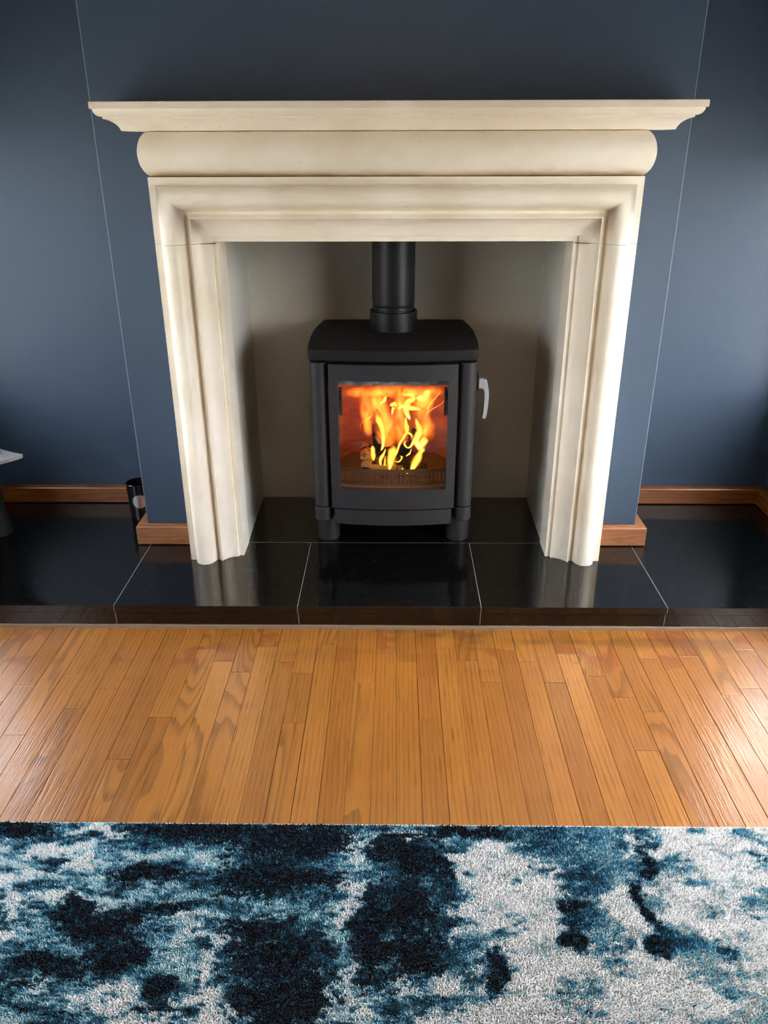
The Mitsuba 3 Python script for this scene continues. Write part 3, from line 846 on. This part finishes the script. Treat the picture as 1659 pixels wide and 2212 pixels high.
TEAL = [(0.272, -0.694, 0.108, 0.044), (0.299, -0.77, 0.071, 0.06), (0.294, -0.869, 0.052, 0.043), (0.431, -0.719, 0.049, 0.053), (0.458, -1.003, 0.04, 0.024), (0.638, -0.717, 0.012, 0.053), (0.516, -0.832, 0.008, 0.046), (0.421, -0.908, 0.05, 0.024), (0.153, -0.949, 0.028, 0.046), (0.081, -0.862, 0.03, 0.1), (0.196, -0.886, 0.036, 0.021), (0.341, -0.917, 0.036, 0.02), (0.507, -0.907, 0.021, 0.024), (0.277, -1.015, 0.013, 0.021), (0.248, -0.991, 0.013, 0.021), (0.565, -0.791, 0.015, 0.013), (0.457, -0.841, 0.007, 0.009), (0.117, -0.957, 0.021, 0.046), (0.033, -1.021, 0.02, 0.017)]
LIGHT = [(0.151, -0.752, 0.056, 0.035), (0.2, -0.799, 0.062, 0.058), (0.149, -0.844, 0.06, 0.064), (0.224, -0.844, 0.052, 0.036), (0.387, -0.851, 0.03, 0.054), (0.512, -0.718, 0.073, 0.053), (0.601, -0.717, 0.057, 0.087), (0.497, -0.832, 0.06, 0.055), (0.57, -0.857, 0.044, 0.091), (0.383, -0.99, 0.094, 0.036), (0.307, -0.97, 0.082, 0.037), (0.205, -0.971, 0.075, 0.03), (0.071, -0.979, 0.024, 0.033), (0.01, -0.966, 0.017, 0.026), (-0.286, -0.954, 0.015, 0.038), (-0.263, -0.997, 0.017, 0.021), (-0.597, -0.729, 0.041, 0.014), (-0.534, -0.697, 0.05, 0.015), (-0.557, -0.769, 0.048, 0.01), (-0.564, -0.834, 0.046, 0.014), (-0.621, -0.861, 0.019, 0.044), (-0.083, -0.719, 0.029, 0.026), (-0.081, -0.82, 0.015, 0.042), (-0.269, -0.899, 0.029, 0.011), (-0.365, -1.019, 0.099, 0.019), (-0.538, -0.986, 0.041, 0.014), (-0.062, -0.981, 0.027, 0.033), (-0.086, -1.026, 0.026, 0.02), (-0.648, -0.799, 0.016, 0.024), (0.024, -0.692, 0.05, 0.013), (-0.471, -0.838, 0.023, 0.009), (0.164, -1.02, 0.099, 0.027), (0.329, -1.018, 0.099, 0.027), (0.526, -0.967, 0.041, 0.022), (-0.402, -0.984, 0.027, 0.009), (-0.212, -1.017, 0.04, 0.017)]

RX0, RX1, RY0, RY1 = -1.10, 1.10, -2.35, -.6635
ANG = -.002


def rug_tone(x, y):
    """0 = near black navy, .35 dark teal, .6 teal, 1 = near white."""
    side = 1 / (1 + np.exp(-(x - .10 + .05 * np.sin(y * 9)) / .045))
    base = .60 * (1 - side) + .77 * side
    P3 = np.stack([x, y, np.zeros_like(x)], -1)

    def blobs(B, s=1.0):
        w = np.zeros_like(x)
        for bx, by, a, b in B:
            q = ((x - bx) / a) ** 2 + ((y - by) / b) ** 2
            w = np.maximum(w, np.exp(-q * .75))
        return w
    x, y = (x + .045 * (meshkit.fbm(P3 * [13, 17, 1], 3, 5) - .5) + .03 * (meshkit.fbm(P3 * [55, 70, 1], 2, 6) - .5),
            y + .045 * (meshkit.fbm(P3 * [13, 17, 1], 3, 15) - .5) + .02 * (meshkit.fbm(P3 * [55, 90, 1], 2, 16) - .5))
    n_mid = (meshkit.fbm(P3 * [24, 62, 1], 4, 1) - .5) * 1.5
    n_fine = (meshkit.fbm(P3 * [120, 260, 1], 3, 2) - .5) * 1.7
    n_col = meshkit.fbm(P3 * [150, 40, 1], 2, 3) - .5
    # beyond the photographed strip the same kind of pattern goes on
    far = np.clip((-1.06 - y) / .06, 0, 1)
    base = base * (1 - far) + far * (.55 + .9 * (meshkit.fbm(P3 * [3.2, 4.2, 1], 4, 9) - .5))
    n_dash = (meshkit.fbm(P3 * [48, 250, 1], 3, 8) - .5) * 1.8
    t = base + (.62 - .04 * side) * n_mid + (.30 - .12 * side) * n_fine + .18 * n_col + .34 * (1 - side) * n_dash
    amp = 1 - far
    d, tl, l = blobs(DARK) * amp, blobs(TEAL) * amp, blobs(LIGHT) * amp
    nz = 1.5 * n_mid + 1.2 * n_fine
    d = np.clip((d + (.75 * n_mid + 1.0 * n_fine + .35 * n_dash) * np.clip(d * 3, 0, 1) - .26) / .22, 0, 1)
    tl = np.clip((tl + nz * .6 * np.clip(tl * 3, 0, 1) - .22) / .32, 0, 1)
    l = np.clip((l + (1.25 * n_mid + .7 * n_fine + .3 * (1 - side) * n_dash) * np.clip(l * 3, 0, 1) - .26) / .36, 0, 1)
    t = t * (1 - tl) + tl * (.42 + .5 * n_mid + .35 * n_fine)
    t = t * (1 - l) + l * (.97 + .20 * n_fine + .20 * n_mid)
    t = t * (1 - d) + d * (.05 + .52 * n_fine + .12 * n_mid)
    return t, side


PAL = np.array([lin(2, 5, 18), lin(8, 28, 46), lin(42, 102, 130), lin(122, 186, 206), lin(206, 230, 236), lin(232, 238, 242), lin(244, 248, 252)])
STOP = np.array([0, .18, .38, .56, .72, .90, 1.05])


def rug_colour(t, side, r):
    t = np.clip(t, 0, 1.05)
    c = np.stack([np.interp(t, STOP, PAL[:, k]) for k in range(3)], -1)
    warm = np.clip((.95 - np.abs(t - .76) * 5), 0, 1) * side        # grey-beige yarn on the pale side
    c = c * (1 - warm[:, None] * .8) + warm[:, None] * .8 * np.array(lin(176, 176, 172))
    return c * (1 + .22 * (r[:, None] - .5))


def tufts(x0, x1, y0, y1, step, seed, hgt):
    r = np.random.default_rng(seed)
    nx, ny = int((x1 - x0) / step), int((y1 - y0) / step)
    gx, gy = np.meshgrid(x0 + (np.arange(nx) + .5) * step, y0 + (np.arange(ny) + .5) * step)
    gx, gy = gx.ravel() + r.uniform(-.5, .5, gx.size) * step, gy.ravel() + r.uniform(-.5, .5, gx.size) * step
    t, side = rug_tone(gx, gy)
    col = rug_colour(t + .30 * (r.random(gx.size) - .5), side, r.random(gx.size))
    k = gx.size
    a = r.random(k) * 6.283
    rad = step * r.uniform(.65, .95, k)
    lean = np.stack([.0012 * r.standard_normal(k), -.0016 + .0012 * r.standard_normal(k)], -1) * (hgt / .008)
    top = hgt * r.uniform(.75, 1.12, k)
    V = np.zeros((k, 4, 3))
    for j in range(3):
        V[:, j, 0] = gx + rad * np.cos(a + j * 2.0944)
        V[:, j, 1] = gy + rad * np.sin(a + j * 2.0944)
        V[:, j, 2] = hgt * .30
    V[:, 3, 0], V[:, 3, 1], V[:, 3, 2] = gx + lean[:, 0], gy + lean[:, 1], top
    F = np.array([[0, 1, 3], [1, 2, 3], [2, 0, 3]])[None] + (np.arange(k) * 4)[:, None, None]
    C = np.repeat(col[:, None], 4, 1)
    return V.reshape(-1, 3), F.reshape(-1, 3), C.reshape(-1, 3)


scene['m_pile'] = {'type': 'twosided', 'bsdf': {'type': 'principled', 'base_color': {'type': 'mesh_attribute', 'name': 'vertex_color'}, 'roughness': .8, 'specular': .3, 'sheen': .6, 'sheen_tint': .6}}
scene['m_backing'] = principled(lin(196, 188, 184), .9)
RZ = .0045
obj('backing', bevel_box(RX0, RX1, RY0, RY1, .0006, RZ, .001), 'm_backing', rg)
parts = [tufts(-.80, .80, -1.10, RY1 - .0035, .0021, 1, .0085), tufts(RX0, -.80, -1.10, RY1 - .0035, .0030, 2, .0085), tufts(.80, RX1, -1.10, RY1 - .0035, .0030, 3, .0085), tufts(RX0, RX1, RY0, -1.10, .0042, 4, .0085)]
V, F, C, at = [], [], [], 0
for v, f, c3 in parts:
    V.append(v), F.append(f + at), C.append(c3)
    at += len(v)
V = np.vstack(V)
V[:, 2] += RZ * .6
k = obj('pile', trimesh.Trimesh(V, np.vstack(F), process=False), 'm_pile', rg, color=np.clip(np.vstack(C), 0, 1), smooth=False)
labels[k] = {'kind': 'stuff'}
